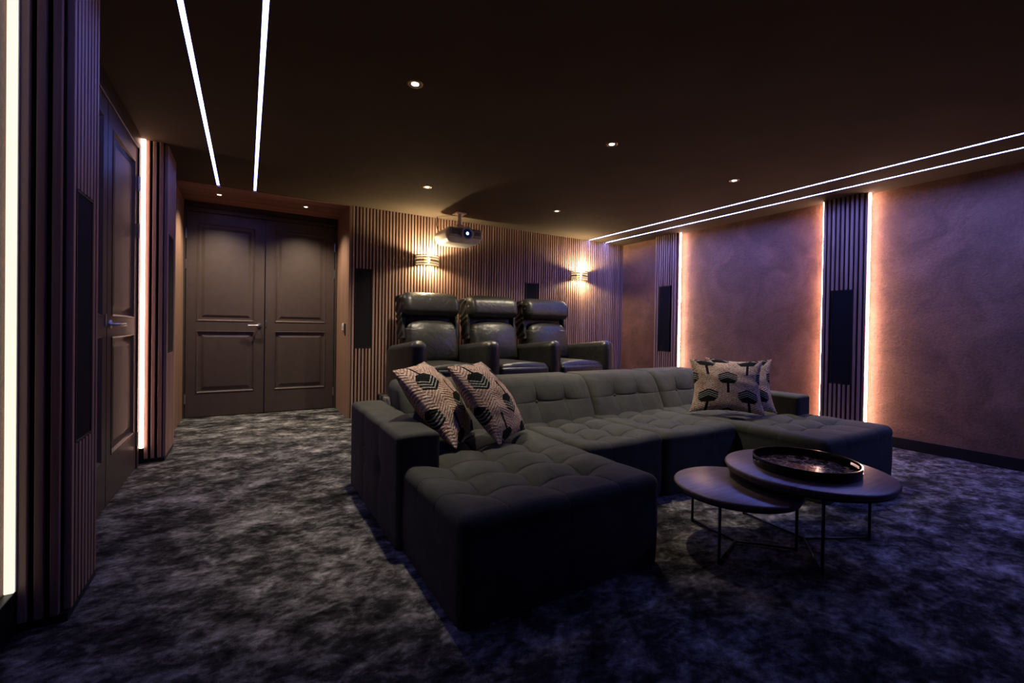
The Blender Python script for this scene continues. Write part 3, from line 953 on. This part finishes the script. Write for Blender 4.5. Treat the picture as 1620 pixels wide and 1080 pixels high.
pillow((1.00, 2.27, 0.428), (1.30, 2.66, 0.428), (1.03, 2.89, 0.87), (0.70, 2.49, 0.855), 0.122, 'woven rose and black pillow slumped over the left armrest', flip=True, pinch=0.05)
pillow((1.255, 2.235, 0.428), (1.61, 2.51, 0.428), (1.365, 2.70, 0.875), (0.98, 2.38, 0.878), 0.112, 'woven rose and black pillow beside the one on the left armrest', flip=True, pinch=0.05)
pillow((3.18, 2.44, 0.428), (3.59, 2.03, 0.428), (3.705, 2.13, 0.868), (3.285, 2.53, 0.868), 0.072, 'woven rose and black pillow standing in front on the right chaise')
pillow((3.38, 2.44, 0.428), (3.79, 2.05, 0.428), (3.905, 2.17, 0.870), (3.475, 2.515, 0.877), 0.055, 'woven rose and black pillow behind another on the right chaise')

# ------------------------------------------------------------------ coffee tables
def coffee_table(cx, cy, zt, r, th, a_off, label):
    t = thing('coffee_table', (cx, cy, 0), label, 'coffee table', 'round nesting coffee tables')
    MB().lathe([(0.0, zt), (r - 0.010, zt), (r - 0.004, zt - 0.003), (r, zt - 0.009), (r, zt - 0.014), (r - 0.012, zt - th), (0.0, zt - th)], (cx, cy, 0), 96).build('table_top', 'table', t, smooth=True, angle=40)
    MB().lathe([(r - 0.016, zt - th), (r - 0.014, zt - th - 0.008), (r - 0.026, zt - th - 0.008), (r - 0.026, zt - th)], (cx, cy, 0), 96).build('rim', 'darkmetal', t, smooth=True, angle=40)
    for i in range(3):
        an = math.radians(a_off[i])
        fx, fy = cx + math.cos(an) * (r - 0.022), cy + math.sin(an) * (r - 0.022)
        MB().tube([(fx, fy, zt - th - 0.006), (fx, fy, 0.014), (fx, fy, 0.0)], 0.007, 10).build('leg', 'darkmetal', t, smooth=True)
        MB().tube([(fx, fy, 0.010), (cx, cy, 0.010)], 0.006, 8).build('floor_bar', 'darkmetal', t, smooth=True)
coffee_table(2.200, 1.394, 0.310, 0.305, 0.030, (84, 199, 314), 'smaller lower round coffee table tucked under the larger one')
coffee_table(2.553, 1.230, 0.386, 0.387, 0.034, (83, 217, 333), 'larger round dark wood coffee table carrying the tray')

# tray with two hand slots
TX, TY, TZ, TR = 2.545, 1.230, 0.386, 0.243
t = thing('serving_tray', (TX, TY, TZ), 'round black lacquer tray on the larger coffee table', 'tray')
MB().lathe([(0.0, TZ), (TR - 0.002, TZ), (TR, TZ + 0.004), (TR - 0.008, TZ + 0.006), (0.0, TZ + 0.006)], (TX, TY, 0), 96).build('base', 'tray', t, smooth=True, angle=40)
MB().lathe([(0.0, TZ + 0.0075), (TR - 0.010, TZ + 0.0075), (TR - 0.010, TZ + 0.006)], (TX, TY, 0), 96).build('inlay', 'tray_in', t)
mb = MB()
def band(z0, z1, a0, a1, seg):
    full = a1 - a0 > 6.28
    pr = [(TR - 0.007, z0), (TR, z0), (TR + 0.002, z1), (TR - 0.005, z1), (TR - 0.007, z0)]
    mb.lathe(pr, (TX, TY, 0), seg, 'z', a0, a1)
band(TZ + 0.004, TZ + 0.024, 0, 2 * math.pi, 96)
band(TZ + 0.040, TZ + 0.052, 0, 2 * math.pi, 96)
for k in range(2):
    c0 = math.radians(139 + 180 * k)
    band(TZ + 0.024, TZ + 0.040, c0 + 0.19, c0 + math.pi - 0.19, 48)
mb.build('wall', 'tray', t, smooth=True, angle=40)

# clean up helper properties
for o in bpy.data.objects:
    if '_base' in o: del o['_base']
